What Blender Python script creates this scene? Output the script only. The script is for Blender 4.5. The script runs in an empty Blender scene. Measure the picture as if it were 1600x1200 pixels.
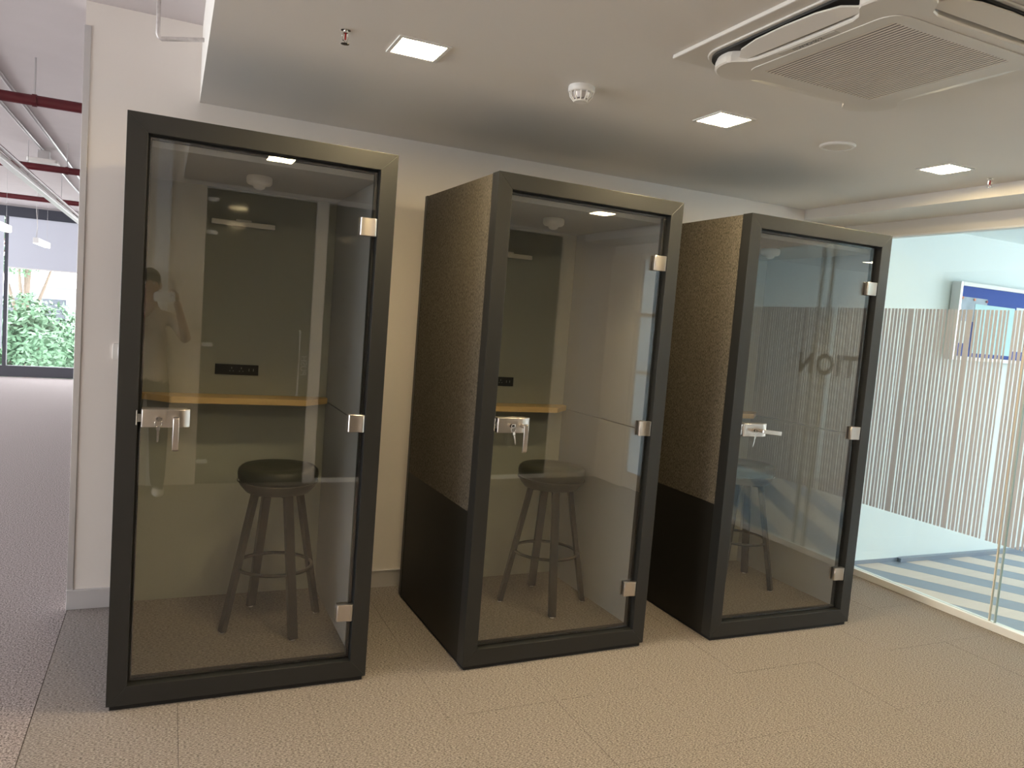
import bpy, bmesh, math, random
from mathutils import Vector, Matrix, Euler

random.seed(7)
C = bpy.context.scene.collection
SC = bpy.context.scene

# ------------------------------------------------------------------ camera
CAM_POS = Vector((0.1666, -3.1267, 1.5972))
YAW, PITCH, ROLL = math.radians(24.4951), math.radians(-4.5579), math.radians(4.4857)
F_PX = 1186.27
fw = Vector((math.sin(YAW) * math.cos(PITCH), math.cos(YAW) * math.cos(PITCH), math.sin(PITCH)))
rt = Vector((math.cos(YAW), -math.sin(YAW), 0))
up = rt.cross(fw)
rt2 = math.cos(ROLL) * rt + math.sin(ROLL) * up
up2 = -math.sin(ROLL) * rt + math.cos(ROLL) * up
cam_data = bpy.data.cameras.new('camera')
cam = bpy.data.objects.new('camera', cam_data)
C.objects.link(cam)
cam.matrix_world = Matrix(((rt2.x, up2.x, -fw.x, CAM_POS.x), (rt2.y, up2.y, -fw.y, CAM_POS.y),
                           (rt2.z, up2.z, -fw.z, CAM_POS.z), (0, 0, 0, 1)))
cam_data.sensor_width = 36
cam_data.lens = 36 * F_PX / 1600
cam_data.clip_start = 0.03
cam_data.clip_end = 200
SC.camera = cam

# ------------------------------------------------------------------ world, light, exposure
SC.view_settings.view_transform = 'Standard'
SC.view_settings.look = 'None'
SC.view_settings.gamma = 1
SC.view_settings.use_curve_mapping = False
SC.view_settings.exposure = 0.42
SC.cycles.use_denoising = True
SC.cycles.max_bounces = 12
SC.cycles.diffuse_bounces = 6
SC.cycles.glossy_bounces = 6
SC.cycles.transmission_bounces = 8
SC.cycles.transparent_max_bounces = 32
SC.cycles.sample_clamp_indirect = 8

world = bpy.data.worlds.new('sky')
SC.world = world
world.use_nodes = True
bg = world.node_tree.nodes['Background']
bg.inputs['Color'].default_value = (1.0, 0.93, 0.95, 1)
bg.inputs['Strength'].default_value = 7.4


def portal(name, loc, direction, sx, sy):
    """sky portal in a window opening (guides sky light, emits nothing itself)"""
    d = bpy.data.lights.new(name, 'AREA')
    d.shape = 'RECTANGLE'
    d.size, d.size_y = sx, sy
    d.cycles.is_portal = True
    o = bpy.data.objects.new(name, d)
    C.objects.link(o)
    o.location = loc
    o.rotation_euler = Vector(direction).to_track_quat('-Z', 'Y').to_euler()
    return o


DOWNLIGHT = 172.0     # radiance of the warm downlight diffusers
WARM = (1.0, 0.77, 0.42)

# ------------------------------------------------------------------ dimensions
YW = 1.115      # back wall
XL = -0.247     # end of back wall
ZC = 2.576      # dropped ceiling
XS = 0.261      # its edge
XG = 4.715      # glass partition
YR = -3.78      # rear wall (behind the camera)
ZS = 2.95       # slab
XO = -6.6       # office window wall
YF = 12.4       # far window wall
XR2 = 9.3       # reception window wall
YB2 = 0.86      # reception back wall
ZR2 = 2.55


# ------------------------------------------------------------------ mesh helpers
class MB:
    def __init__(self):
        self.v, self.f = [], []

    def add(self, vs, fs):
        n = len(self.v)
        self.v += [tuple(a) for a in vs]
        self.f += [tuple(i + n for i in f) for f in fs]
        return self

    def box(self, x0, x1, y0, y1, z0, z1):
        v = [(x0, y0, z0), (x1, y0, z0), (x1, y1, z0), (x0, y1, z0), (x0, y0, z1), (x1, y0, z1), (x1, y1, z1), (x0, y1, z1)]
        f = [(3, 2, 1, 0), (4, 5, 6, 7), (0, 1, 5, 4), (1, 2, 6, 5), (2, 3, 7, 6), (3, 0, 4, 7)]
        return self.add(v, f)

    def prism(self, poly, axis, a, b):
        """extrude a 2-d polygon along an axis; poly order is the other two axes in xyz order"""
        def p(q, h):
            return {'x': (h, q[0], q[1]), 'y': (q[0], h, q[1]), 'z': (q[0], q[1], h)}[axis]
        n = len(poly)
        v = [p(q, a) for q in poly] + [p(q, b) for q in poly]
        f = [tuple(range(n))[::-1], tuple(range(n, 2 * n))] + [(i, (i + 1) % n, n + (i + 1) % n, n + i) for i in range(n)]
        return self.add(v, f)

    def lathe(self, prof, n=24, c=(0, 0, 0), cap=True):
        """prof: list of (r, z)"""
        v, f = [], []
        for r, z in prof:
            for i in range(n):
                a = 2 * math.pi * i / n
                v.append((c[0] + r * math.cos(a), c[1] + r * math.sin(a), c[2] + z))
        for k in range(len(prof) - 1):
            for i in range(n):
                j = (i + 1) % n
                f.append((k * n + i, k * n + j, (k + 1) * n + j, (k + 1) * n + i))
        if cap:
            f.append(tuple(range(n))[::-1])
            f.append(tuple((len(prof) - 1) * n + i for i in range(n)))
        return self.add(v, f)

    def tube(self, pts, r, n=8, closed=False):
        pts = [Vector(p) for p in pts]
        m = len(pts)
        v, f = [], []
        for k, p in enumerate(pts):
            if closed:
                t = (pts[(k + 1) % m] - pts[k - 1]).normalized()
            else:
                t = (pts[min(k + 1, m - 1)] - pts[max(k - 1, 0)]).normalized()
            u = t.cross(Vector((0, 0, 1)))
            if u.length < 1e-3:
                u = t.cross(Vector((0, 1, 0)))
            u.normalize()
            w = t.cross(u)
            rr = r[k] if isinstance(r, (list, tuple)) else r
            for i in range(n):
                a = 2 * math.pi * i / n
                v.append(p + rr * (math.cos(a) * u + math.sin(a) * w))
        for k in range(m if closed else m - 1):
            k2 = (k + 1) % m
            for i in range(n):
                j = (i + 1) % n
                f.append((k * n + i, k * n + j, k2 * n + j, k2 * n + i))
        if not closed:
            f.append(tuple(range(n))[::-1])
            f.append(tuple((m - 1) * n + i for i in range(n)))
        return self.add(v, f)

    def mesh(self, name):
        me = bpy.data.meshes.new(name)
        me.from_pydata(self.v, [], self.f)
        bm = bmesh.new()
        bm.from_mesh(me)
        bmesh.ops.recalc_face_normals(bm, faces=bm.faces)
        bm.to_mesh(me)
        bm.free()
        return me

    def build(self, name, mat, parent=None, smooth=False, bevel=0, seg=2, loc=None):
        me = self.mesh(name)
        me.materials.append(mat)
        o = bpy.data.objects.new(name, me)
        C.objects.link(o)
        if smooth:
            for p in me.polygons:
                p.use_smooth = True
            if smooth != 'all':
                me.set_sharp_from_angle(angle=math.radians(35))
        if bevel:
            b = o.modifiers.new('bevel', 'BEVEL')
            b.width, b.segments, b.limit_method = bevel, seg, 'ANGLE'
            b.angle_limit = math.radians(30)
        if parent:
            o.parent = parent
        if loc:
            o.location = loc
        return o


def tag(o, label=None, cat=None, group=None, kind=None):
    if label: o['label'] = label
    if cat: o['category'] = cat
    if group: o['group'] = group
    if kind: o['kind'] = kind
    return o


def empty(name, loc=(0, 0, 0), rz=0):
    o = bpy.data.objects.new(name, None)
    o.empty_display_size = 0.1
    C.objects.link(o)
    o.location = loc
    o.rotation_euler = (0, 0, rz)
    return o


def copy_tree(o, parent=None):
    c = o.copy()
    C.objects.link(c)
    c.parent = parent
    for ch in [x for x in bpy.data.objects if x.parent == o]:
        copy_tree(ch, c)
    return c


def rrect(hx, hy, r, cx=0, cy=0, n=6):
    """rounded rectangle polygon"""
    pts = []
    for sx, sy, a0 in ((1, 1, 0), (-1, 1, 90), (-1, -1, 180), (1, -1, 270)):
        for i in range(n + 1):
            a = math.radians(a0 + 90 * i / n)
            pts.append((cx + sx * (hx - r) + r * math.cos(a), cy + sy * (hy - r) + r * math.sin(a)))
    return pts


def text_mesh(name, s, size, mat, parent, matrix, extrude=0.0006, bold=0.0):
    cu = bpy.data.curves.new(name, 'FONT')
    cu.body = s
    cu.size = size
    cu.extrude = extrude
    cu.offset = bold
    cu.align_x = 'CENTER'
    cu.align_y = 'CENTER'
    o = bpy.data.objects.new(name, cu)
    C.objects.link(o)
    dg = bpy.context.evaluated_depsgraph_get()
    me = bpy.data.meshes.new_from_object(o.evaluated_get(dg))
    bpy.data.objects.remove(o)
    me.materials.clear()
    me.materials.append(mat)
    m = bpy.data.objects.new(name, me)
    C.objects.link(m)
    m.parent = parent
    m.matrix_local = matrix
    return m


# ------------------------------------------------------------------ materials
def new_mat(name):
    m = bpy.data.materials.new(name)
    m.use_nodes = True
    nt = m.node_tree
    return m, nt, nt.nodes, nt.links, nt.nodes['Principled BSDF']


def pmat(name, col, rough=0.5, metal=0.0, spec=0.5, noise=0.0, scale=40, bump=0.0, emit=None, estr=0, coat=0):
    m, nt, N, L, b = new_mat(name)
    b.inputs['Base Color'].default_value = (*col, 1)
    b.inputs['Roughness'].default_value = rough
    b.inputs['Metallic'].default_value = metal
    b.inputs['Specular IOR Level'].default_value = spec
    if coat:
        b.inputs['Coat Weight'].default_value = coat
    if emit:
        b.inputs['Emission Color'].default_value = (*emit, 1)
        b.inputs['Emission Strength'].default_value = estr
    if noise or bump:
        tc = N.new('ShaderNodeTexCoord')
        nz = N.new('ShaderNodeTexNoise')
        nz.inputs['Scale'].default_value = scale
        nz.inputs['Detail'].default_value = 4
        L.new(tc.outputs['Object'], nz.inputs['Vector'])
        if noise:
            mx = N.new('ShaderNodeMix')
            mx.data_type = 'RGBA'
            mx.inputs['A'].default_value = (*[c * (1 - noise) for c in col], 1)
            mx.inputs['B'].default_value = (*[min(1, c * (1 + noise)) for c in col], 1)
            L.new(nz.outputs['Fac'], mx.inputs['Factor'])
            L.new(mx.outputs['Result'], b.inputs['Base Color'])
        if bump:
            bp = N.new('ShaderNodeBump')
            bp.inputs['Strength'].default_value = bump
            bp.inputs['Distance'].default_value = 0.002
            L.new(nz.outputs['Fac'], bp.inputs['Height'])
            L.new(bp.outputs['Normal'], b.inputs['Normal'])
    return m


def glass_mat(name, tint=(0.9, 0.92, 0.9), f0=0.045, rough=0.0):
    """thin clear pane: transparent with a Schlick reflection"""
    m, nt, N, L, b = new_mat(name)
    N.remove(b)
    out = N['Material Output']
    lw = N.new('ShaderNodeLayerWeight')
    lw.inputs['Blend'].default_value = 0.5
    pw = N.new('ShaderNodeMath'); pw.operation = 'POWER'; pw.inputs[1].default_value = 5
    ma = N.new('ShaderNodeMath'); ma.operation = 'MULTIPLY_ADD'
    ma.inputs[1].default_value = 1 - f0
    ma.inputs[2].default_value = f0
    tr = N.new('ShaderNodeBsdfTransparent'); tr.inputs['Color'].default_value = (*tint, 1)
    gl = N.new('ShaderNodeBsdfGlossy'); gl.inputs['Roughness'].default_value = rough
    gl.inputs['Color'].default_value = (1, 1, 1, 1)
    mx = N.new('ShaderNodeMixShader')
    L.new(lw.outputs['Facing'], pw.inputs[0])
    L.new(pw.outputs[0], ma.inputs[0])
    L.new(ma.outputs[0], mx.inputs['Fac'])
    L.new(tr.outputs[0], mx.inputs[1])
    L.new(gl.outputs[0], mx.inputs[2])
    L.new(mx.outputs[0], out.inputs['Surface'])
    return m


def film_mat(name, col, trans=0.5, alpha=1.0):
    """frosted vinyl: diffuse and translucent"""
    m, nt, N, L, b = new_mat(name)
    N.remove(b)
    out = N['Material Output']
    d = N.new('ShaderNodeBsdfDiffuse'); d.inputs['Color'].default_value = (*col, 1)
    t = N.new('ShaderNodeBsdfTranslucent'); t.inputs['Color'].default_value = (*col, 1)
    mx = N.new('ShaderNodeMixShader'); mx.inputs['Fac'].default_value = trans
    L.new(d.outputs[0], mx.inputs[1]); L.new(t.outputs[0], mx.inputs[2])
    tp = N.new('ShaderNodeBsdfTransparent')
    mx2 = N.new('ShaderNodeMixShader'); mx2.inputs['Fac'].default_value = alpha
    L.new(tp.outputs[0], mx2.inputs[1]); L.new(mx.outputs[0], mx2.inputs[2])
    L.new(mx2.outputs[0], out.inputs['Surface'])
    return m


def carpet_mat(name, dark, light, sx, sy, bump=0.6, rand=True):
    m, nt, N, L, b = new_mat(name)
    b.inputs['Roughness'].default_value = 0.95
    b.inputs['Specular IOR Level'].default_value = 0.1
    tc = N.new('ShaderNodeTexCoord')
    mp = N.new('ShaderNodeMapping')
    mp.inputs['Scale'].default_value = (sx, sy, 1)
    L.new(tc.outputs['Object'], mp.inputs['Vector'])
    if rand:
        oi = N.new('ShaderNodeObjectInfo')
        mu = N.new('ShaderNodeMath'); mu.operation = 'MULTIPLY'; mu.inputs[1].default_value = 300
        L.new(oi.outputs['Random'], mu.inputs[0])
        cb = N.new('ShaderNodeCombineXYZ')
        L.new(mu.outputs[0], cb.inputs[0]); L.new(mu.outputs[0], cb.inputs[1])
        L.new(cb.outputs[0], mp.inputs['Location'])
    nz = N.new('ShaderNodeTexNoise')
    nz.inputs['Scale'].default_value = 1
    nz.inputs['Detail'].default_value = 3
    nz.inputs['Roughness'].default_value = 0.7
    L.new(mp.outputs[0], nz.inputs['Vector'])
    cr = N.new('ShaderNodeValToRGB')
    cr.color_ramp.elements[0].position = 0.36
    cr.color_ramp.elements[0].color = (*dark, 1)
    cr.color_ramp.elements[1].position = 0.64
    cr.color_ramp.elements[1].color = (*light, 1)
    L.new(nz.outputs['Fac'], cr.inputs['Fac'])
    L.new(cr.outputs['Color'], b.inputs['Base Color'])
    bp = N.new('ShaderNodeBump')
    bp.inputs['Strength'].default_value = bump
    bp.inputs['Distance'].default_value = 0.004
    L.new(nz.outputs['Fac'], bp.inputs['Height'])
    L.new(bp.outputs['Normal'], b.inputs['Normal'])
    return m


def weave_mat(name, dark, light, sx, sy, sz, bump=0.5):
    m, nt, N, L, b = new_mat(name)
    b.inputs['Roughness'].default_value = 0.9
    b.inputs['Specular IOR Level'].default_value = 0.15
    tc = N.new('ShaderNodeTexCoord')
    mp = N.new('ShaderNodeMapping')
    mp.inputs['Scale'].default_value = (sx, sy, sz)
    L.new(tc.outputs['Object'], mp.inputs['Vector'])
    nz = N.new('ShaderNodeTexNoise')
    nz.inputs['Scale'].default_value = 1
    nz.inputs['Detail'].default_value = 3
    L.new(mp.outputs[0], nz.inputs['Vector'])
    cr = N.new('ShaderNodeValToRGB')
    cr.color_ramp.elements[0].position = 0.38
    cr.color_ramp.elements[0].color = (*dark, 1)
    cr.color_ramp.elements[1].position = 0.62
    cr.color_ramp.elements[1].color = (*light, 1)
    L.new(nz.outputs['Fac'], cr.inputs['Fac'])
    L.new(cr.outputs['Color'], b.inputs['Base Color'])
    bp = N.new('ShaderNodeBump')
    bp.inputs['Strength'].default_value = bump
    bp.inputs['Distance'].default_value = 0.003
    L.new(nz.outputs['Fac'], bp.inputs['Height'])
    L.new(bp.outputs['Normal'], b.inputs['Normal'])
    return m


def wood_mat(name, a, bcol, sx, sy, sz, rough=0.45):
    m, nt, N, L, b = new_mat(name)
    b.inputs['Roughness'].default_value = rough
    tc = N.new('ShaderNodeTexCoord')
    mp = N.new('ShaderNodeMapping')
    mp.inputs['Scale'].default_value = (sx, sy, sz)
    L.new(tc.outputs['Object'], mp.inputs['Vector'])
    nz = N.new('ShaderNodeTexNoise')
    nz.inputs['Scale'].default_value = 1
    nz.inputs['Detail'].default_value = 6
    L.new(mp.outputs[0], nz.inputs['Vector'])
    mx = N.new('ShaderNodeMix'); mx.data_type = 'RGBA'
    mx.inputs['A'].default_value = (*a, 1)
    mx.inputs['B'].default_value = (*bcol, 1)
    L.new(nz.outputs['Fac'], mx.inputs['Factor'])
    L.new(mx.outputs['Result'], b.inputs['Base Color'])
    return m


def emit_mat(name, col, s):
    m, nt, N, L, b = new_mat(name)
    b.inputs['Base Color'].default_value = (0.9, 0.9, 0.9, 1)
    b.inputs['Emission Color'].default_value = (*col, 1)
    b.inputs['Emission Strength'].default_value = s
    return m


M = dict(
    wall=pmat('wall_paint', (0.78, 0.735, 0.70), 0.7, noise=0.02, scale=3, bump=0.05),
    ceil=pmat('ceiling_paint', (0.74, 0.71, 0.67), 0.75, noise=0.015, scale=2),
    slab=pmat('slab_paint', (0.62, 0.57, 0.575), 0.8, noise=0.05, scale=5, bump=0.3),
    rwall=pmat('reception_paint', (0.80, 0.87, 0.885), 0.7, noise=0.02, scale=3),
    beige=pmat('beige_paint', (0.74, 0.66, 0.55), 0.6),
    tilebed=pmat('carpet_backing', (0.10, 0.085, 0.07), 0.95),
    carpet=carpet_mat('carpet_loop_beige', (0.11, 0.096, 0.089), (0.455, 0.408, 0.385), 105, 250, 0.8),
    carpet_off=carpet_mat('carpet_loop_grey', (0.10, 0.084, 0.082), (0.50, 0.44, 0.435), 130, 130, rand=False),
    carpet_in=carpet_mat('booth_carpet', (0.13, 0.112, 0.092), (0.34, 0.30, 0.255), 90, 200, rand=False),
    alu=pmat('anodised_aluminium', (0.62, 0.61, 0.62), 0.4, 0.6),
    skirt=pmat('aluminium_skirting', (0.66, 0.65, 0.67), 0.42, 0.45),
    frame=pmat('dark_powder_coat', (0.017, 0.018, 0.0185), 0.40, 0.0, 0.5, bump=0.04, scale=900),
    black=pmat('black_rubber', (0.006, 0.006, 0.007), 0.6),
    panel=pmat('dark_lower_panel', (0.012, 0.0115, 0.010), 0.5, 0, 0.35),
    fabric=weave_mat('side_fabric', (0.040, 0.035, 0.029), (0.17, 0.152, 0.127), 520, 520, 90, 0.5),
    felt=pmat('grey_felt', (0.40, 0.41, 0.365), 0.95, 0, 0.1, noise=0.08, scale=300, bump=0.2),
    felt_side=pmat('side_felt', (0.41, 0.42, 0.425), 0.95, 0, 0.1, noise=0.10, scale=300, bump=0.2),
    inceil=pmat('booth_ceiling', (0.40, 0.40, 0.39), 0.9),
    glass=glass_mat('booth_glass', (0.91, 0.915, 0.91), 0.06),
    pglass=glass_mat('partition_glass', (0.93, 0.975, 0.965), 0.03),
    wglass=glass_mat('window_glass', (0.93, 0.98, 0.98), 0.03),
    dglass=pmat('dark_glass', (0.018, 0.018, 0.016), 0.08, 0, 0.5),
    film=film_mat('frosted_vinyl', (0.65, 0.63, 0.635), 0.58),
    letter=film_mat('letter_vinyl', (0.07, 0.07, 0.07), 0.2),
    frost=film_mat('frosted_pane', (0.86, 0.92, 0.95), 0.85),
    seal=pmat('glass_edge_seal', (0.45, 0.52, 0.50), 0.4),
    steel=pmat('brushed_steel', (0.62, 0.58, 0.55), 0.28, 1.0, noise=0.05, scale=200),
    chrome=pmat('polished_chrome', (0.75, 0.72, 0.68), 0.12, 1.0),
    wood=wood_mat('oak_desk', (0.62, 0.42, 0.17), (0.74, 0.53, 0.25), 6, 60, 60),
    white=pmat('white_plastic', (0.80, 0.78, 0.75), 0.4),
    whitem=pmat('white_metal', (0.82, 0.82, 0.82), 0.35),
    acw=pmat('ac_plastic', (0.68, 0.645, 0.59), 0.45),
    acdark=pmat('ac_outlet_dark', (0.03, 0.028, 0.025), 0.7),
    acslat=pmat('ac_grille_slat', (0.74, 0.66, 0.57), 0.5),
    acin=pmat('ac_filter', (0.05, 0.038, 0.028), 0.8),
    label=pmat('grey_print', (0.12, 0.12, 0.12), 0.6),
    labelbg=pmat('label_silver', (0.55, 0.52, 0.47), 0.5),
    socket=pmat('black_socket', (0.012, 0.012, 0.012), 0.35),
    slot=pmat('socket_slot', (0.30, 0.29, 0.27), 0.4),
    stoolm=pmat('stool_metal', (0.016, 0.016, 0.014), 0.5, 0.0, 0.3),
    stools=pmat('stool_leather', (0.045, 0.047, 0.036), 0.42, 0, 0.5, noise=0.4, scale=6, bump=0.1),
    stoolr=pmat('stool_seat_base', (0.06, 0.058, 0.05), 0.5),
    glide=pmat('clear_glide', (0.75, 0.73, 0.70), 0.3),
    red=pmat('red_sprinkler_pipe', (0.10, 0.006, 0.012), 0.45),
    redbulb=pmat('red_glass_bulb', (0.35, 0.02, 0.02), 0.15),
    galv=pmat('galvanised_steel', (0.55, 0.54, 0.55), 0.35, 0.7),
    lagging=pmat('foil_lagging', (0.60, 0.56, 0.55), 0.45, 0.4, noise=0.25, scale=60, bump=0.8),
    darkbeam=pmat('dark_lintel', (0.035, 0.038, 0.055), 0.6),
    winframe=pmat('window_frame_dark', (0.05, 0.05, 0.065), 0.5),
    blind=film_mat('roller_blind_fabric', (0.62, 0.65, 0.74), 0.04),
    tube=emit_mat('pendant_diffuser', (1.0, 0.93, 0.82), 4.0),
    lamp=emit_mat('downlight_diffuser', WARM, DOWNLIGHT),
    rlamp=emit_mat('reception_diffuser', (1.0, 0.86, 0.62), 30.0),
    plank_l=wood_mat('pale_plank', (0.62, 0.49, 0.41), (0.76, 0.63, 0.54), 2, 60, 5, 0.35),
    plank_d=wood_mat('blue_grey_plank', (0.19, 0.22, 0.28), (0.26, 0.30, 0.37), 2, 60, 5, 0.35),
    bluefelt=pmat('blue_felt', (0.07, 0.12, 0.42), 0.95, bump=0.3, scale=300),
    paper=pmat('white_paper', (0.78, 0.84, 0.86), 0.8),
    paper2=pmat('cyan_tint_paper', (0.55, 0.82, 0.88), 0.8),
    paper3=pmat('grey_printed_paper', (0.45, 0.52, 0.62), 0.8, noise=0.35, scale=14),
    pin=pmat('orange_pin', (0.75, 0.25, 0.12), 0.4),
    pin2=pmat('maroon_pin', (0.30, 0.05, 0.10), 0.4),
    leaf=pmat('tree_leaf', (0.11, 0.21, 0.12), 0.6, noise=0.5, scale=2),
    flower=pmat('red_blossom', (0.75, 0.16, 0.08), 0.6),
    bark=pmat('bark', (0.18, 0.14, 0.11), 0.9),
    ground=pmat('outside_ground', (0.35, 0.36, 0.34), 0.9),
    house=pmat('house_wall', (0.30, 0.34, 0.40), 0.8),
    housew=pmat('house_band', (0.75, 0.75, 0.72), 0.8),
    housed=pmat('house_window', (0.05, 0.06, 0.08), 0.2),
    skin=pmat('skin', (0.36, 0.20, 0.13), 0.5),
    shirt=pmat('beige_shirt', (0.42, 0.34, 0.28), 0.9),
    trouser=pmat('dark_trousers', (0.035, 0.037, 0.045), 0.9),
    hair=pmat('dark_hair', (0.012, 0.010, 0.009), 0.6),
    shoe=pmat('white_shoe', (0.70, 0.68, 0.64), 0.6),
    phone=pmat('pale_phone', (0.62, 0.62, 0.62), 0.3),
    lens=pmat('camera_lens', (0.01, 0.01, 0.012), 0.1),
    eye=pmat('eye_white', (0.6, 0.58, 0.55), 0.3),
)

# ------------------------------------------------------------------ the setting: floors
T = 0.496
X0T, Y0T = 0.252, -0.385
bed = MB().box(XL, XG + 0.03, YR - 0.15, YW, -0.12, -0.006).build('floor', M['tilebed'])
tag(bed, 'beige carpet tiles laid under the phone booths', kind='structure')
tile_cache = {}
ix0, iy0 = math.floor((XL - X0T) / T), math.floor((YR - Y0T) / T)
for i in range(ix0, ix0 + 13):
    for j in range(iy0 - 1, iy0 + 12):
        x0, x1 = max(X0T + i * T, XL), min(X0T + (i + 1) * T, XG - 0.02)
        y0, y1 = max(Y0T + j * T, YR - 0.15), min(Y0T + (j + 1) * T, YW)
        if x1 - x0 < 0.01 or y1 - y0 < 0.01:
            continue
        hx, hy = (x1 - x0) / 2, (y1 - y0) / 2
        key = (round(hx, 3), round(hy, 3))
        if key not in tile_cache:
            e = 0.0001
            b = 0.0007
            mb = MB()
            v = [(-hx + e, -hy + e, -0.006), (hx - e, -hy + e, -0.006), (hx - e, hy - e, -0.006), (-hx + e, hy - e, -0.006),
                 (-hx + e + b, -hy + e + b, 0), (hx - e - b, -hy + e + b, 0), (hx - e - b, hy - e - b, 0), (-hx + e + b, hy - e - b, 0)]
            mb.add(v, [(3, 2, 1, 0), (4, 5, 6, 7), (0, 1, 5, 4), (1, 2, 6, 5), (2, 3, 7, 6), (3, 0, 4, 7)])
            me = mb.mesh('carpet_tile')
            me.materials.append(M['carpet'])
            tile_cache[key] = me
        o = bpy.data.objects.new('carpet_tile', tile_cache[key])
        C.objects.link(o)
        o.parent = bed
        o.location = ((x0 + x1) / 2, (y0 + y1) / 2, random.choice((0, 0, 0, -0.0007)))

tag(MB().box(XO, XL, YR, YF, -0.12, -0.002).build('floor_office', M['carpet_off']), 'grey speckled office carpet beyond the wall end', kind='structure')
tag(MB().box(XL, XG, YW, YF, -0.12, -0.002).build('floor_office_side', M['carpet_off']), 'grey speckled office carpet behind the booth wall', kind='structure')

# reception floor: diagonal planks
rf = MB().box(XG + 0.03, XR2, YR, YB2 + 0.06, -0.12, -0.006).build('floor_reception', M['plank_d'])
tag(rf, 'diagonal pale and blue grey plank floor beyond the glass', kind='structure')


def clip_rect(poly, x0, x1, y0, y1):
    def cut(p, inside, inter):
        out = []
        for k in range(len(p)):
            a, b2 = p[k - 1], p[k]
            if inside(b2):
                if not inside(a): out.append(inter(a, b2))
                out.append(b2)
            elif inside(a):
                out.append(inter(a, b2))
        return out
    def ix(c):
        return lambda a, b2: (c, a[1] + (b2[1] - a[1]) * (c - a[0]) / (b2[0] - a[0]))
    def iy(c):
        return lambda a, b2: (a[0] + (b2[0] - a[0]) * (c - a[1]) / (b2[1] - a[1]), c)
    for ins, it in ((lambda q: q[0] >= x0, ix(x0)), (lambda q: q[0] <= x1, ix(x1)), (lambda q: q[1] >= y0, iy(y0)), (lambda q: q[1] <= y1, iy(y1))):
        if poly:
            poly = cut(poly, ins, it)
    return poly


pa = math.radians(-60)
du = Vector((math.cos(pa), math.sin(pa)))
dn = Vector((-math.sin(pa), math.cos(pa)))
pw = 0.212
org = Vector((5.67, 0.805))
for k in range(-42, 42):
    q = [org + dn * (pw * (k + a)) + du * b2 for a, b2 in ((0.006, -12), (0.006, 12), (0.994, 12), (0.994, -12))]
    poly = clip_rect([tuple(p) for p in q], XG + 0.03, XR2, YR, YB2 + 0.06)
    if len(poly) >= 3:
        MB().prism(poly, 'z', -0.006, 0.0).build('floor_plank', M['plank_d'] if k % 2 == 0 else M['plank_l'], rf)

# ------------------------------------------------------------------ the setting: walls and ceilings
tag(MB().box(XL, XG + 0.1, YW, YW + 0.12, 0, ZS).build('wall_back', M['wall']), 'warm white painted wall behind the booths', kind='structure')
bb = MB().box(XL - 0.004, XG, YW - 0.014, YW, 0.0, 0.093).box(XL - 0.004, XG, YW - 0.018, YW, 0.093, 0.101).build('baseboard_back', M['skirt'], bevel=0.0015)
tag(bb, 'aluminium skirting along the booth wall', kind='structure')
tag(MB().box(XL - 0.004, XL + 0.024, YW - 0.006, YW + 0.124, 0.101, 2.838).build('trim_1', M['alu'], bevel=0.001), 'aluminium edge trim at the wall end', kind='structure')
tag(MB().box(XS, 4.31, YR, YW, ZC, ZS).build('ceiling', M['ceil']), 'dropped plaster ceiling over the booths', kind='structure')
tag(MB().box(4.31, XG + 0.12, YR, YW, 2.504, ZS).build('ceiling_step', M['ceil']), 'stepped lower ceiling strip beside the glass', kind='structure')
tag(MB().box(XG - 0.002, XG + 0.12, YR, YW, 2.407, 2.504).build('trim_2', M['ceil']), 'plaster head above the glass partition', kind='structure')
tag(MB().box(XO, XS, YR, YF, ZS, ZS + 0.2).build('ceiling_slab', M['slab']), 'painted concrete slab over the office', kind='structure')
tag(MB().box(XS, XG + 0.12, YW, YF, ZS, ZS + 0.2).build('ceiling_slab_side', M['slab']), 'painted concrete slab behind the booth wall', kind='structure')
tag(MB().box(XG, XG + 0.1, YW + 0.12, YF, 0, ZS).build('wall_side', M['wall']), 'white wall closing the office', kind='structure')
# rear wall, behind the camera
tag(MB().box(XO, 0.45, YR - 0.15, YR, 0, ZS).build('wall_rear', M['beige']), 'beige wall behind the photographer', kind='structure')
tag(MB().box(0.07, 0.18, YR, YR + 0.012, 0, 2.9).build('window_light_strip', M['whitem']), 'pale vertical strip standing in for window light on the beige wall', kind='structure')  # window light on the wall, put in as a thin white strip
tag(MB().box(0.45, XG + 0.12, YR - 0.15, YR, 2.53, ZS).build('wall_rear_head', M['wall']), 'wall strip over the rear glazing', kind='structure')
tag(MB().box(1.36, 1.46, YR - 0.1, YR + 0.015, 0, 2.53).build('trim_4', M['wall']), 'pale post beside the dark glass door', kind='structure')
tag(MB().box(4.06, 4.33, YR - 0.15, YR + 0.02, 0, 2.53).build('wall_rear_column', M['beige']), 'beige column at the end of the dark glazing', kind='structure')
tag(MB().box(4.33, XG, YR - 0.15, YR, 0, 2.53).build('wall_rear_corner', M['wall']), 'white wall in the rear corner', kind='structure')
wd = MB().box(1.46, 4.06, YR - 0.035, YR - 0.02, 0.04, 2.53).build('window_4', M['dglass'])
tag(wd, 'dark glazing of the unlit room behind', kind='structure')
MB().box(1.46, 4.06, YR - 0.05, YR + 0.004, 0.0, 0.04).build('bottom_channel', M['whitem'], wd)
MB().box(1.46, 4.06, YR - 0.06, YR - 0.036, 0, 2.53).build('backing', M['black'], wd)
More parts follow.
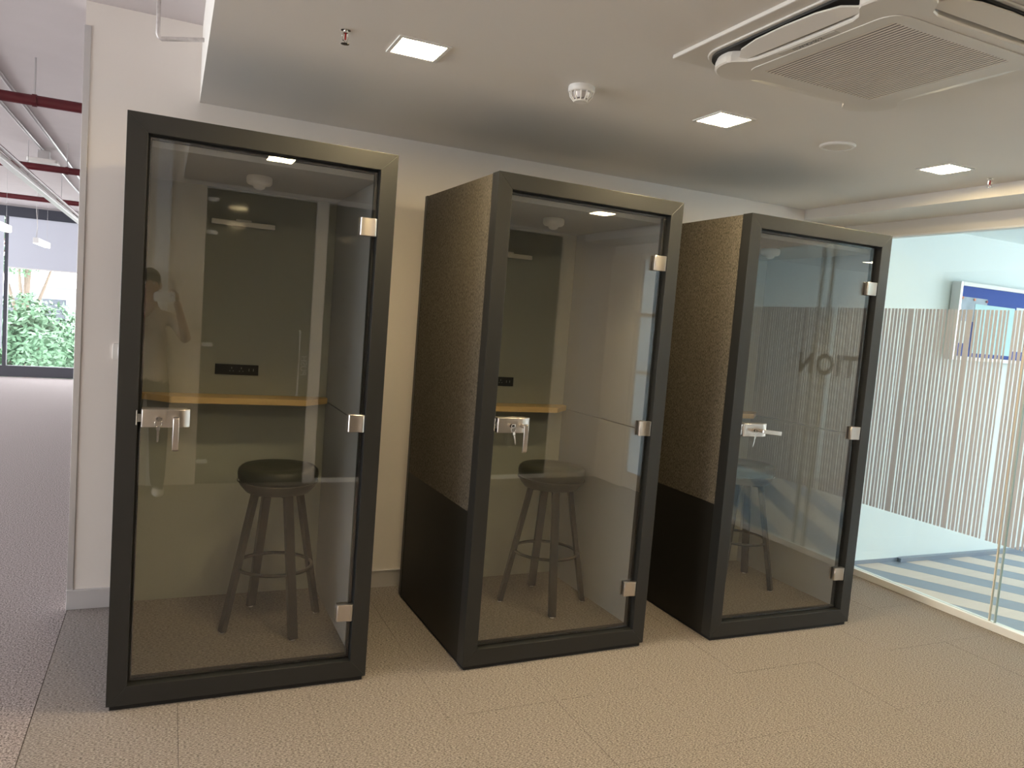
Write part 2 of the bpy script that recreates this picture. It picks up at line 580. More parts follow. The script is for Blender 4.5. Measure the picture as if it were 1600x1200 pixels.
# dark glass door with white fittings, PUSH lettering
dr = empty('door_1', (0.45, YR, 0))
tag(dr, 'dark glass door with long pull handle behind the photographer', kind='structure')
MB().box(0.004, 0.905, -0.032, -0.02, 0.01, 2.525).build('door_leaf', M['dglass'], dr)
MB().box(0.0, 0.91, -0.06, -0.034, 0, 2.53).build('backing', M['black'], dr)
for z in (2.44, 2.165, 1.215, 0.20):
    MB().prism(rrect(0.046, 0.017, 0.016, 0.05, z), 'y', -0.02, -0.008).build('hinge', M['whitem'], dr, bevel=0.002)
MB().tube([(0.815, -0.02, 0.80), (0.815, 0.03, 0.80), (0.815, 0.03, 1.38), (0.815, -0.02, 1.38)], 0.009, 8).build('pull_handle', M['whitem'], dr)
text_mesh('lettering', 'PUSH', 0.075, M['whitem'], dr, Matrix.Translation((0.865, -0.018, 1.07)) @ Matrix.Rotation(math.pi / 2, 4, 'Y') @ Matrix.Rotation(math.pi / 2, 4, 'X') @ Matrix.Rotation(math.pi, 4, 'Y'))

# ------------------------------------------------------------------ glass partition on the right, with barcode vinyl
GY0, GY1 = -2.45, YW
gp = empty('window_1', (XG, 0, 0))
tag(gp, 'frameless glass partition with barcode stripe vinyl', kind='structure')
MB().box(-0.03, 0.03, GY0, GY1, 0, 0.045).build('bottom_channel', M['whitem'], gp, bevel=0.002)
MB().box(-0.012, 0.012, GY0, GY1, 2.395, 2.407).build('top_channel', M['whitem'], gp)
joints = [GY1, -0.302, -0.342, -1.55, GY0]
for a, b2 in ((GY1, -0.303), (-0.343, -1.24), (-1.262, -1.34), (-1.362, GY0)):
    MB().box(-0.006, 0.006, b2, a, 0.045, 2.395).build('glass_pane', M['pglass'], gp)
for y, m in ((-0.306, M['beige']), (-0.340, M['seal']), (-1.251, M['seal']), (-1.351, M['seal'])):
    hw = 0.008 if y < -1 else 0.003
    MB().box(-0.008, 0.008, y - hw, y + hw, 0.045, 2.395).build('edge_seal', m, gp)
MB().box(-0.006, 0.006, -0.337, -0.309, 0.045, 2.395).build('glass_strip', M['pglass'], gp)
gaps = [0.6792, 0.6524, 0.6242, 0.5962, 0.5686, 0.5411, 0.5202, 0.4948, 0.4401, 0.4191, 0.388, 0.3637, 0.3346, 0.3094, 0.2844,
        0.2561, 0.2316, 0.2053, 0.1812, 0.1581, 0.1291, 0.1024, 0.0759, 0.0284, 0.0046, -0.024, -0.0461, -0.0772, -0.1019,
        -0.1293, -0.1535, -0.1774, -0.207, -0.2421, -0.2652]
period = gaps[0] - gaps[-1] + 0.027
allg = []
for k in range(-1, 4):
    for i, g in enumerate(gaps):
        allg.append((g - k * period, 0.031 if i == 32 else (0.0085 + 0.002 * ((i * 7) % 3 - 1))))
allg.sort(reverse=True)
stripe_mesh = {}
for (ga, wa), (gb, wb) in zip(allg, allg[1:]):
    y1, y0 = ga - wa / 2, gb + wb / 2
    y1, y0 = min(y1, GY1 - 0.004), max(y0, GY0 + 0.004)
    if y1 - y0 < 0.004:
        continue
    w = round(y1 - y0, 3)
    if w not in stripe_mesh:
        me = MB().box(-0.0008, 0, -w / 2, w / 2, 0.515, 1.905).mesh('vinyl_stripe')
        me.materials.append(M['film'])
        stripe_mesh[w] = me
    o = bpy.data.objects.new('vinyl_stripe', stripe_mesh[w])
    C.objects.link(o)
    o.parent = gp
    o.location = (-0.0065, (y0 + y1) / 2, 0)
# lettering on the partition, read from the booth side (seen mirrored in the third booth's door)
R_px = Matrix(((0, 0, -1, 0), (-1, 0, 0, 0), (0, 1, 0, 0), (0, 0, 0, 1)))   # text x -> -y, text y -> z, normal -> -x
for ch, yy in (('T', -0.985), ('I', -1.09), ('O', -1.225), ('N', -1.415)):
    text_mesh('letter_' + ch.lower(), ch, 0.215, M['letter'], gp, Matrix.Translation((-0.0095, yy, 1.462)) @ R_px @ Matrix.Scale(1.0, 4), 0.001, 0.007)

# panelled glass door at the end of the partition (seen reflected in the second booth)
d2 = empty('door_2', (XG, -3.36, 0))
tag(d2, 'beige framed door with four frosted panes at the partition end', kind='structure')
MB().box(-0.03, 0.05, 0.0, 0.08, 0, 2.407).build('door_jamb', M['beige'], d2)
MB().box(-0.03, 0.05, 0.83, 0.91, 0, 2.407).build('door_jamb', M['beige'], d2)
MB().box(-0.02, 0.03, 0.08, 0.13, 0.01, 2.40).build('door_stile', M['beige'], d2)
MB().box(-0.02, 0.03, 0.78, 0.83, 0.01, 2.40).build('door_stile', M['beige'], d2)
for z0, z1 in ((0.01, 0.17), (0.625, 0.65), (1.19, 1.215), (1.77, 1.80), (2.345, 2.40)):
    MB().box(-0.02, 0.03, 0.13, 0.78, z0, z1).build('door_rail', M['beige'], d2)
for z0, z1 in ((0.17, 0.625), (0.65, 1.19), (1.215, 1.77), (1.80, 2.345)):
    MB().box(-0.003, 0.003, 0.13, 0.78, z0, z1).build('frosted_pane', M['frost'], d2)
tag(MB().box(XG - 0.03, XG + 0.08, YR, -3.36, 0, 2.407).build('wall_right', M['beige']), 'short beige wall beside the panelled door', kind='structure')

# reception room beyond the glass
tag(MB().box(XG + 0.12, XR2, YB2, YB2 + 0.3, 0, ZR2).build('wall_reception_back', M['rwall']), 'pale cool wall of the reception room', kind='structure')
tag(MB().box(5.36, XR2, YB2 - 0.045, YB2, 0.0, 0.03).box(XG + 0.03, 5.36, YB2 - 0.015, YB2, 0.0, 0.03).build('baseboard_reception', M['plank_d']), 'thin blue grey skirting of the reception wall', kind='structure')
tag(MB().box(XG + 0.03, 5.36, YB2 - 0.012, YB2, 0.03, ZR2).build('wall_reception_pier', M['rwall']), 'slightly proud pier of the reception wall', kind='structure')
tag(MB().box(XG + 0.12, XR2, YR, YB2 + 0.3, ZR2, ZR2 + 0.2).build('ceiling_reception', M['rwall']), 'pale ceiling of the reception room', kind='structure')
tag(MB().box(XG + 0.1, XR2, YR - 0.15, YR, 0, ZR2).build('wall_reception_rear', M['rwall']), 'pale rear wall of the reception room', kind='structure')
tag(MB().box(XG + 0.03, XG + 0.3, YW - 0.2, YW + 0.1, 0, ZS).build('wall_reception_corner', M['rwall']), 'corner behind the glass partition end', kind='structure')
w2 = empty('window_2', (XR2, 0, 0))
tag(w2, 'tall daylight windows of the reception room', kind='structure')
for y in (-3.5, -1.85, -1.75, -0.1):
    MB().box(0, 0.06, y, y + 0.05, 0.35, 2.4).build('mullion', M['winframe'], w2)
for a, b2 in ((-3.5, -1.80), (-1.75, -0.05)):
    MB().box(0, 0.06, a, b2, 0.3, 0.35).build('window_frame', M['winframe'], w2)
    MB().box(0, 0.06, a, b2, 2.4, 2.45).build('window_frame', M['winframe'], w2)
    MB().box(0.02, 0.03, a + 0.05, b2 - 0.05, 0.35, 2.4).build('glass_pane', M['wglass'], w2)
tag(MB().box(XR2, XR2 + 0.15, YR - 0.1, YB2 + 0.3, 0, 0.3).box(XR2, XR2 + 0.15, YR - 0.1, YB2 + 0.3, 2.45, ZR2 + 0.2).box(XR2, XR2 + 0.15, YR - 0.1, -3.5, 0.3, 2.45).box(XR2, XR2 + 0.15, -1.80, -1.75, 0.3, 2.45).box(XR2, XR2 + 0.15, -0.05, YB2 + 0.3, 0.3, 2.45).build('wall_reception_window', M['rwall']), 'pale window wall of the reception room', kind='structure')
portal('portal_reception_a', (XR2 + 0.1, -2.65, 1.375), (-1, 0, 0), 1.6, 2.05)
portal('portal_reception_b', (XR2 + 0.1, -0.9, 1.375), (-1, 0, 0), 1.6, 2.05)

# ------------------------------------------------------------------ office: far and side windows
w3 = empty('window_3', (0, YF, 0))
tag(w3, 'dark framed tall windows across the office', kind='structure')
MB().box(XO, XG, 0, 0.1, 0, 0.19).build('window_frame', M['winframe'], w3)
MB().box(XO, XG, -0.05, 0.1, 2.74, 2.915).build('lintel', M['darkbeam'], w3)
MB().box(XO, XG, 0, 0.1, 2.915, ZS).build('lintel_top', M['slab'], w3)
mxs = [XO, -5.3, -3.9, -2.445, -1.0, 0.45, 1.9, 3.3, XG - 0.056]
for x in mxs:
    MB().box(x, x + 0.056, 0, 0.1, 0.19, 2.74).build('mullion', M['winframe'], w3)
for a, b2 in zip(mxs, mxs[1:]):
    MB().box(a + 0.056, b2, 0.05, 0.06, 0.19, 2.74).build('glass_pane', M['wglass'], w3)
portal('portal_far', ((XO + XG) / 2, YF + 0.2, 1.46), (0, -1, 0), XG - XO, 2.56)
for x0, x1, zb, lab in ((-2.385, -1.005, 1.89, 'pale roller blind half lowered over the garden window'),
                        (-3.84, -2.45, 0.50, 'pale roller blind lowered almost to the floor at the frame edge')):
    r = empty('roller_blind', (0, YF - 0.03, 0))
    tag(r, lab, 'blind', 'roller blinds on the office windows')
    MB().box(x0, x1, -0.002, 0.002, zb, 2.74).build('blind_fabric', M['blind'], r)
    MB().box(x0, x1, -0.008, 0.008, zb - 0.02, zb).build('bottom_bar', M['whitem'], r)
w5 = empty('window_5', (XO, 0, 0))
tag(w5, 'long window band on the office side wall', kind='structure')
MB().box(-0.1, 0, YR, YF, 0, 0.2).build('window_frame', M['winframe'], w5)
MB().box(-0.1, 0, YR, YF, 2.6, ZS).build('lintel', M['darkbeam'], w5)
for k in range(8):
    y = YR + k * (YF - YR - 0.06) / 7
    MB().box(-0.1, 0, y, y + 0.06, 0.2, 2.6).build('mullion', M['winframe'], w5)
    if k < 7:
        MB().box(-0.06, -0.05, y + 0.06, y + (YF - YR - 0.06) / 7, 0.2, 2.6).build('glass_pane', M['wglass'], w5)
portal('portal_side', (XO - 0.15, (YR + YF) / 2, 1.4), (1, 0, 0), YF - YR, 2.4)

# ------------------------------------------------------------------ phone booths
W, D, H = 1.001, 0.967, 2.25
FW = 0.07


def make_booth():
    r = empty('phone_booth')
    # plinth and carcass
    MB().box(0.012, W - 0.012, 0.012, D - 0.01, 0, 0.022).build('plinth', M['black'], r)
    zb, fd = 0.02, 0.07
    o_ = [(0, zb), (W, zb), (W, H), (0, H)]
    i_ = [(FW, 0.095), (W - FW, 0.095), (W - FW, H - FW), (FW, H - FW)]
    for k, nm in enumerate(('frame_rail', 'frame_stile', 'frame_rail', 'frame_stile')):
        k2 = (k + 1) % 4
        MB().prism([o_[k], o_[k2], i_[k2], i_[k]], 'y', 0, fd).build(nm, M['frame'], r, bevel=0.0012)
    # black gasket in the rebate
    g0 = [(FW - 0.001, 0.094), (W - FW + 0.001, 0.094), (W - FW + 0.001, H - FW + 0.001), (FW - 0.001, H - FW + 0.001)]
    g1 = [(FW + 0.012, 0.107), (W - FW - 0.012, 0.107), (W - FW - 0.012, H - FW - 0.012), (FW + 0.012, H - FW - 0.012)]
    mb = MB()
    for k in range(4):
        k2 = (k + 1) % 4
        mb.prism([g0[k], g0[k2], g1[k2], g1[k]], 'y', 0.045, 0.066)
    mb.build('gasket', M['black'], r)
    # glass door with three hinges
    d = MB().box(FW + 0.008, W - FW - 0.006, 0.027, 0.037, 0.103, H - FW - 0.008).build('glass_door', M['glass'], r)
    for z in (1.945, 1.128, 0.308):
        prof = [(0.862, 0.010), (0.866, 0.006), (0.900, 0.006), (0.912, 0.002), (0.922, 0.000), (0.930, 0.004), (0.934, 0.014),
                (0.934, 0.026), (0.862, 0.026)]
        mb = MB().prism(prof, 'z', z - 0.036, z + 0.036).prism([(0.862, 0.038), (0.915, 0.038), (0.915, 0.046), (0.862, 0.046)], 'z', z - 0.036, z + 0.036)
        mb.box(0.9335, 0.9425, 0.006, 0.030, z - 0.036, z - 0.018).box(0.9335, 0.9425, 0.006, 0.030, z + 0.018, z + 0.036)
        mb.box(0.934, 0.940, 0.010, 0.028, z - 0.016, z + 0.016)
        mb.build('hinge', M['steel'], d, smooth=True, bevel=0.0008, seg=1)
    # patch lock with lever
    x0, x1, z0, z1 = 0.083, 0.252, 1.103, 1.171
    prof = [(x0, 0.026), (x0, 0.000), (x0 + 0.004, -0.004), (x1 - 0.05, -0.004), (x1 - 0.03, -0.002), (x1 - 0.012, 0.006), (x1, 0.016), (x1, 0.026)]
    lk = MB().prism(prof, 'z', z0, z1).box(x0 + 0.002, x1 - 0.01, 0.038, 0.052, z0, z1).build('door_lock', M['steel'], r, smooth=True, bevel=0.0015)
    MB().box(0.071, 0.0825, 0.006, 0.026, 1.122, 1.152).build('latch', M['chrome'], lk)
    MB().box(0.0655, 0.0715, -0.004, 0.03, 1.110, 1.168).build('strike_plate', M['chrome'], lk, bevel=0.002)
    cy = MB()
    cy.lathe([(0.0085, 0), (0.0085, 0.018)], 16)
    cyl = cy.build('lock_cylinder', M['chrome'], lk, smooth=True)
    cyl.location = (0.142, -0.004, 1.138)
    cyl.rotation_euler = (math.pi / 2, 0, 0)
    hp = [(0.0, 0.018), (0.0, 0.0)]
    mb = MB()
    mb.prism([(0.009 * math.cos(a), 0.009 * math.sin(a)) for a in [2 * math.pi * k / 16 for k in range(16)]], 'y', -0.040, 0.0)
    # lever, hanging down from the pivot, with a lip turned in at its end
    lev = [(-0.040, 0.013), (-0.051, 0.009), (-0.053, -0.02), (-0.053, -0.095), (-0.050, -0.111), (-0.042, -0.118), (-0.036, -0.117), (-0.043, -0.106),
           (-0.0445, -0.095), (-0.0445, 0.0), (-0.040, 0.006)]
    mb.prism(lev, 'x', -0.0105, 0.0105)
    hd = mb.build('lever_handle', M['steel'], lk, smooth=True, bevel=0.0018)
    hd.location = (0.203, -0.0035, 1.137)
    # sides: fabric above, dark panel below, rear posts
    for xa, xb in ((0.0015, 0.02), (W - 0.02, W - 0.0015)):
        MB().box(xa, xb, 0.0715, 0.930, 0.7265, H - 0.003).build('fabric_panel', M['fabric'], r)
        MB().box(xa + 0.001, xb - 0.001, 0.0715, 0.930, 0.02, 0.7255).build('lower_panel', M['panel'], r)
        MB().box(0.0 if xa < 0.5 else W - 0.04, 0.04 if xa < 0.5 else W, 0.9335, D, 0.02, H).build('rear_post', M['frame'], r, bevel=0.001)
    MB().box(0.04, W - 0.04, D - 0.022, D - 0.004, 0.02, H - 0.004).build('back_panel', M['panel'], r)
    MB().box(0.0205, W - 0.0205, 0.0705, 0.93, H - 0.022, H - 0.002).build('roof_panel', M['panel'], r)
    # interior
    MB().box(0.062, W - 0.062, 0.0705, 0.908, 0.03, 0.095).build('booth_floor', M['carpet_in'], r)
    MB().box(0.065, W - 0.065, 0.0705, 0.908, 2.145, 2.20).build('booth_ceiling', M['inceil'], r)
    MB().box(0.062, W - 0.062, 0.9085, 0.942, 0.03, 2.2).build('back_lining', M['felt'], r)
    for xa, xb in ((0.023, 0.0615), (W - 0.0615, W - 0.023)):
        MB().box(xa, xb, 0.0712, 0.908, 1.1125, 2.2).build('side_lining', M['felt_side'], r)
        MB().box(xa, xb, 0.0712, 0.908, 0.03, 1.1075).build('side_lining', M['felt_side'], r)
        MB().box(xa + 0.004 if xa < .5 else xa, xb if xa < .5 else xb - 0.004, 0.0712, 0.908, 1.1075, 1.1125)  # recessed joint
    dk = MB().prism([(0.0625, 0.907), (0.0625, 0.865), (0.19, 0.742), (0.81, 0.742), (W - 0.0625, 0.865), (W - 0.0625, 0.907)], 'z', 1.102, 1.132)
    dk.build('desk_shelf', M['wood'], r, bevel=0.002)
    # light bar on the back wall
    lb = MB().box(0.336, 0.632, 0.866, 0.886, 1.966, 1.990).build('light_bar', M['white'], r, bevel=0.003)
    MB().box(0.45, 0.52, 0.884, 0.908, 1.985, 2.000).build('bracket', M['white'], lb)
    # socket strip
    sp = MB().box(0.384, 0.590, 0.9015, 0.908, 1.232, 1.284).build('socket_plate', M['socket'], r, bevel=0.0015)
    for xc in (0.462, 0.508):
        mb = MB()
        mb.box(xc - 0.002, xc + 0.002, 0.9005, 0.9017, 1.262, 1.270)
        mb.box(xc - 0.010, xc - 0.006, 0.9005, 0.9017, 1.249, 1.253)
        mb.box(xc + 0.006, xc + 0.010, 0.9005, 0.9017, 1.249, 1.253)
        mb.build('socket_outlet', M['slot'], sp)
    for xc in (0.545, 0.566):
        MB().box(xc - 0.0015, xc + 0.0015, 0.9005, 0.9017, 1.252, 1.265).build('usb_port', M['slot'], sp)
    # ceiling sensor
    MB().lathe([(0.050, 2.1445), (0.054, 2.138), (0.054, 2.118), (0.047, 2.108), (0.026, 2.104), (0.022, 2.094), (0.010, 2.088), (0.0, 2.087)], 28,
               (0.50, 0.40, 0), cap=False).build('ceiling_sensor', M['white'], r, smooth='all')
    return r


booth = make_booth()
SPOTS = [((0, 0), 0.004727, 'leftmost dark phone booth, nearest the open office'),
         ((1.43975, -0.029594), 0.028649, 'middle dark phone booth with brown fabric side, between two others'),
         ((2.834415, -0.0419), -0.008054, 'rightmost dark phone booth, mirroring the striped glass partition')]
booths = []
for i, ((x, y), t, lab) in enumerate(SPOTS):
    o = booth if i == 0 else copy_tree(booth)
    o.location = (x, y, 0)
    o.rotation_euler = (0, 0, t)
    tag(o, lab, 'phone booth', 'phone booths along the wall')
    booths.append(o)
for l in booths[2].children:                      # its lever stands level
    if l.name.startswith('door_lock'):
        for h in l.children:
            if h.name.startswith('lever_handle'):
                h.rotation_euler = (0, math.radians(-85), 0)
                h.location = (0.185, -0.0035, 1.137)


def in_booth(k, a, b2, z):
    (x, y), t, _ = SPOTS[k]
    return (x + math.cos(t) * a - math.sin(t) * b2, y + math.sin(t) * a + math.cos(t) * b2, z)


# keys hanging from the locks
def make_keys():
    r = empty('key_set')
    key = MB().box(-0.006, 0.014, -0.030, -0.0275, -0.006, 0.006).prism([(0.009 * math.cos(a), 0.009 * math.sin(a)) for a in [2 * math.pi * k / 14 for k in range(14)]], 'y', -0.030, -0.0275)
    key.box(-0.0035, 0.0035, -0.0278, -0.0215, -0.001, 0.001)
    key.build('key', M['chrome'], r)
    ring = [(0.0125 * math.cos(a), -0.029, -0.016 + 0.0125 * math.sin(a)) for a in [2 * math.pi * k / 24 for k in range(24)]]
    MB().tube(ring, 0.0012, 6, True).build('key_ring', M['chrome'], r, smooth='all')
    k2 = MB().prism([(0.0 + 0.007 * math.cos(a), -0.036 + 0.009 * math.sin(a)) for a in [2 * math.pi * k / 14 for k in range(14)]], 'y', -0.0305, -0.028)
    k2.prism([(-0.004, -0.042), (0.004, -0.042), (0.004, -0.062), (0.0025, -0.066), (0.004, -0.070), (0.0025, -0.075), (0.0035, -0.080), (0.0, -0.088), (-0.003, -0.086)], 'y', -0.0305, -0.028)
    k2.build('spare_key', M['chrome'], r)
    return r


ks = make_keys()
for i, lab in enumerate(('bunch of keys hanging in the lock of the leftmost booth', 'bunch of keys hanging in the lock of the middle booth',
                         'bunch of keys hanging in the lock of the rightmost booth')):
    o = ks if i == 0 else copy_tree(ks)
    o.location = in_booth(i, 0.142, 0.0, 1.138)
    o.rotation_euler = (0, (0, -0.25, 0.2)[i], SPOTS[i][1] + (0, 0.2, 0.15)[i])
    tag(o, lab, 'keys', 'keys in the booth locks')


# ------------------------------------------------------------------ bar stools
def make_stool():
    r = empty('bar_stool')
    st = MB().lathe([(0.0, 0.760), (0.10, 0.760), (0.165, 0.755), (0.178, 0.743), (0.182, 0.725), (0.180, 0.703), (0.172, 0.690), (0.0, 0.690)], 40, cap=False)
    seat = st.build('seat', M['stools'], r, smooth='all')
    MB().lathe([(0.180, 0.6915), (0.183, 0.6885), (0.180, 0.6855)], 40, cap=False).build('piping', M['stoolr'], seat, smooth='all')
    MB().lathe([(0.0, 0.6895), (0.174, 0.6895), (0.172, 0.672), (0.145, 0.640), (0.0, 0.640)], 40, cap=False).build('seat_base', M['stoolr'], r, smooth=True)
    MB().box(-0.10, 0.10, -0.012, 0.012, 0.62, 0.6395).box(-0.012, 0.012, -0.10, 0.10, 0.62, 0.6395).build('seat_bracket', M['stoolm'], r)
    for k in range(4):
        a = math.pi / 2 * k
        ca, sa = math.cos(a), math.sin(a)
        def P(rr, tt, z):
            return (ca * rr - sa * tt, sa * rr + ca * tt, z)
        hw, hd = 0.0205, 0.0125
        v = []
        for rc, z in ((0.232, 0.006), (0.108, 0.6395)):
            v += [P(rc - hd, -hw, z), P(rc + hd, -hw, z), P(rc + hd, hw, z), P(rc - hd, hw, z)]
        lg = MB().add(v, [(3, 2, 1, 0), (4, 5, 6, 7), (0, 1, 5, 4), (1, 2, 6, 5), (2, 3, 7, 6), (3, 0, 4, 7)]).build('leg', M['stoolm'], r, bevel=0.002)
        MB().lathe([(0.011, 0.0), (0.011, 0.008)], 12, P(0.232, 0, 0)).build('glide', M['glide'], lg)
    rr = 0.172
    ring = [(rr * math.cos(2 * math.pi * k / 48), rr * math.sin(2 * math.pi * k / 48), 0.285) for k in range(48)]
    MB().tube(ring, 0.0085, 8, True).build('footrest_ring', M['stoolm'], r, smooth='all')
    return r


stool = make_stool()
for i, (a, b2, ang, lab) in enumerate(((0.66, 0.493, 17.4, 'dark round bar stool inside the leftmost phone booth'),
                                       (0.653, 0.474, -14.0, 'dark round bar stool inside the middle phone booth'),
                                       (0.604, 0.548, 32.0, 'dark round bar stool inside the rightmost phone booth'))):
    o = stool if i == 0 else copy_tree(stool)
    o.location = in_booth(i, a, b2, 0.0952)
    o.rotation_euler = (0, 0, math.radians(ang) + SPOTS[i][1])
    tag(o, lab, 'stool', 'bar stools in the booths')


# ------------------------------------------------------------------ ceiling fittings
def make_downlight(mat):
    r = empty('ceiling_downlight')
    mb = MB()
    a, b2 = 0.098, 0.083
    for k in range(4):
        o_ = [(-a, -a), (a, -a), (a, a), (-a, a)]
        i_ = [(-b2, -b2), (b2, -b2), (b2, b2), (-b2, b2)]
        k2 = (k + 1) % 4
        mb.prism([o_[k], o_[k2], i_[k2], i_[k]], 'z', -0.006, 0.0)
    mb.build('trim_frame', M['white'], r, bevel=0.001)
    MB().box(-b2, b2, -b2, b2, -0.0035, -0.001).build('diffuser', mat, r)
    return r


dl = make_downlight(M['lamp'])
row = [(0.962, -0.321, 'warm square downlight over the gap beside the leftmost booth'), (2.383, -0.315, 'warm square downlight above the gap left of the rightmost booth'),
       (3.821, -0.336, 'warm square downlight beside the glass partition corner'),
       (0.83, -2.25, 'warm square downlight overhead, behind the air conditioner row'), (2.25, -2.6, 'warm square downlight behind the air conditioner'),
       (3.58, -2.38, 'warm square downlight overhead near the panelled door')]
for i, (x, y, lab) in enumerate(row):
    o = dl if i == 0 else copy_tree(dl)
    o.location = (x, y, ZC)
    tag(o, lab, 'downlight', 'square ceiling downlights')
rl = make_downlight(M['rlamp'])
for i, (x, y, lab) in enumerate(((5.46, -2.7, 'square downlight in the reception ceiling near the glass'), (6.96, -2.9, 'square downlight deep in the reception ceiling'))):
    o = rl if i == 0 else copy_tree(rl)
    o.location = (x, y, ZR2)
    tag(o, lab, 'downlight', 'reception downlights')

# smoke detector
r = tag(empty('smoke_detector', (1.655, -0.315, ZC)), 'white ribbed smoke detector on the ceiling above the middle booth', 'smoke detector')
MB().lathe([(0.0, 0.0), (0.052, 0.0), (0.054, -0.004), (0.054, -0.022), (0.050, -0.026), (0.0, -0.026)], 28, cap=False).build('base', M['white'], r, smooth=True)
MB().lathe([(0.036, -0.026), (0.030, -0.05), (0.0, -0.052)], 24, cap=False).build('sensing_chamber', M['lagging'], r, smooth=True)
for k in range(12):
    a = 2 * math.pi * k / 12
    MB().tube([(0.047 * math.cos(a), 0.047 * math.sin(a), -0.025), (0.044 * math.cos(a), 0.044 * math.sin(a), -0.042), (0.030 * math.cos(a), 0.030 * math.sin(a), -0.058)], 0.003, 5).build('cage_rib', M['white'], r)
MB().lathe([(0.0, -0.053), (0.031, -0.056), (0.027, -0.062), (0.0, -0.063)], 24, cap=False).build('cap', M['white'], r, smooth=True)

# flush ceiling speaker
r = tag(empty('ceiling_speaker', (3.075, -0.315, ZC)), 'flat round white ceiling speaker beyond the air conditioner', 'speaker')
MB().lathe([(0.0, 0.0), (0.082, 0.0), (0.084, -0.004), (0.078, -0.010), (0.066, -0.012), (0.066, -0.009)], 36, cap=False).build('trim_ring', M['white'], r, smooth=True)
MB().lathe([(0.066, -0.009), (0.05, -0.012), (0.0, -0.013)], 36, cap=False).build('grille', M['acw'], r, smooth='all')


def make_sprinkler():
    r = empty('fire_sprinkler')
    MB().lathe([(0.0, 0.0), (0.017, 0.0), (0.017, -0.003), (0.008, -0.004), (0.008, -0.012), (0.0, -0.012)], 18, cap=False).build('base', M['chrome'], r, smooth=True)
    for s in (-1, 1):
        MB().tube([(s * 0.009, 0, -0.010), (s * 0.012, 0, -0.022), (s * 0.010, 0, -0.036), (s * 0.002, 0, -0.044)], 0.0022, 6).build('frame_arm', M['chrome'], r)
    MB().tube([(0, 0, -0.012), (0, 0, -0.034)], 0.003, 8).build('glass_bulb', M['redbulb'], r)
    MB().lathe([(0.0, -0.043), (0.005, -0.044), (0.015, -0.047), (0.015, -0.0485), (0.0, -0.049)], 16, cap=False).build('deflector', M['chrome'], r)
    return r


sp = make_sprinkler()
for i, (x, y, lab) in enumerate(((0.690, -0.34, 'chrome fire sprinkler with red bulb beside the first downlight'), (4.170, -0.345, 'chrome fire sprinkler near the ceiling step by the glass'))):
    o = sp if i == 0 else copy_tree(sp)
    o.location = (x, y, ZC)
    o.rotation_euler = (0, 0, 0.4 + i)
    tag(o, lab, 'sprinkler', 'ceiling sprinklers')

# cassette air conditioner
ac = tag(empty('air_conditioner', (2.209, -1.295, ZC)), 'white four way cassette air conditioner with slatted grille in the ceiling', 'air conditioner')
MB().prism(rrect(0.475, 0.475, 0.008), 'z', -0.014, 0.0).build('ceiling_plate', M['acw'], ac, bevel=0.004)
MB().prism(rrect(0.425, 0.425, 0.13, n=10), 'z', -0.022, -0.0142).build('outlet_rim', M['acw'], ac, bevel=0.004)
MB().prism(rrect(0.412, 0.412, 0.12, n=10), 'z', -0.030, -0.0222).build('outlet_well', M['acdark'], ac)
arc = [(0.29 + 0.11 * math.cos(math.radians(t)), 0.29 + 0.11 * math.sin(math.radians(t))) for t in range(0, 91, 10)]
side = [(0.400, -0.272), (0.392, -0.258), (0.352, -0.222), (0.340, -0.19), (0.337, -0.1), (0.337, 0.1), (0.340, 0.19), (0.352, 0.222), (0.392, 0.258), (0.400, 0.272)]
poly = []
for k in range(4):
    ca, sa = round(math.cos(k * math.pi / 2)), round(math.sin(k * math.pi / 2))
    poly += [(ca * x - sa * y, sa * x + ca * y) for x, y in side + arc]
rings = [(0.99, -0.0305), (1.0, -0.044), (1.0, -0.062), (0.988, -0.066)]
n = len(poly)
vs = []
for h, z in rings:
    vs += [(x * h, y * h, z) for x, y in poly]
fs = [tuple(range(n))[::-1], tuple((len(rings) - 1) * n + i for i in range(n))]
for k in range(len(rings) - 1):
    fs += [(k * n + i, k * n + (i + 1) % n, (k + 1) * n + (i + 1) % n, (k + 1) * n + i) for i in range(n)]
MB().add(vs, fs).build('front_panel', M['acw'], ac)
# access panel frame around the grille, and the slats
def ring_prism(outer, inner, z0, z1):
    m2 = MB()
    nn = len(outer)
    for k in range(nn):
        k2 = (k + 1) % nn
        m2.prism([outer[k], outer[k2], inner[k2], inner[k]], 'z', z0, z1)
    return m2
ring_prism(rrect(0.300, 0.300, 0.06, n=6), rrect(0.252, 0.252, 0.008, n=6), -0.0692, -0.0665).build('grille_frame', M['acw'], ac)
MB().box(-0.252, 0.252, -0.252, 0.252, -0.0672, -0.0663).build('filter', M['acin'], ac)
ns = 34
sl = MB().box(-0.0038, 0.0038, -0.252, 0.252, -0.0690, -0.0675).mesh('grille_slat')
sl.materials.append(M['acslat'])
for k in range(ns):
    o = bpy.data.objects.new('grille_slat', sl)
    C.objects.link(o)
    o.parent = ac
    o.location = (-0.245 + 0.490 * k / (ns - 1), 0, 0)
for k in range(4):
    a = k * math.pi / 2
    fl = [(-0.248, 0.034), (-0.24, 0.010), (-0.20, -0.018), (-0.12, -0.032), (0, -0.036), (0.12, -0.032), (0.20, -0.018), (0.24, 0.010), (0.248, 0.034)]
    o = MB().prism(fl, 'z', -0.003, 0.003).build('louvre_flap', M['acw'], ac, bevel=0.002)
    o.matrix_local = Matrix.Rotation(a, 4, 'Z') @ Matrix.Translation((0, -0.383, -0.047)) @ Matrix.Rotation(math.radians(-14), 4, 'X')
lbm = MB().box(-0.326, -0.304, -0.115, 0.115, -0.0670, -0.0658).build('type_label', M['labelbg'], ac)
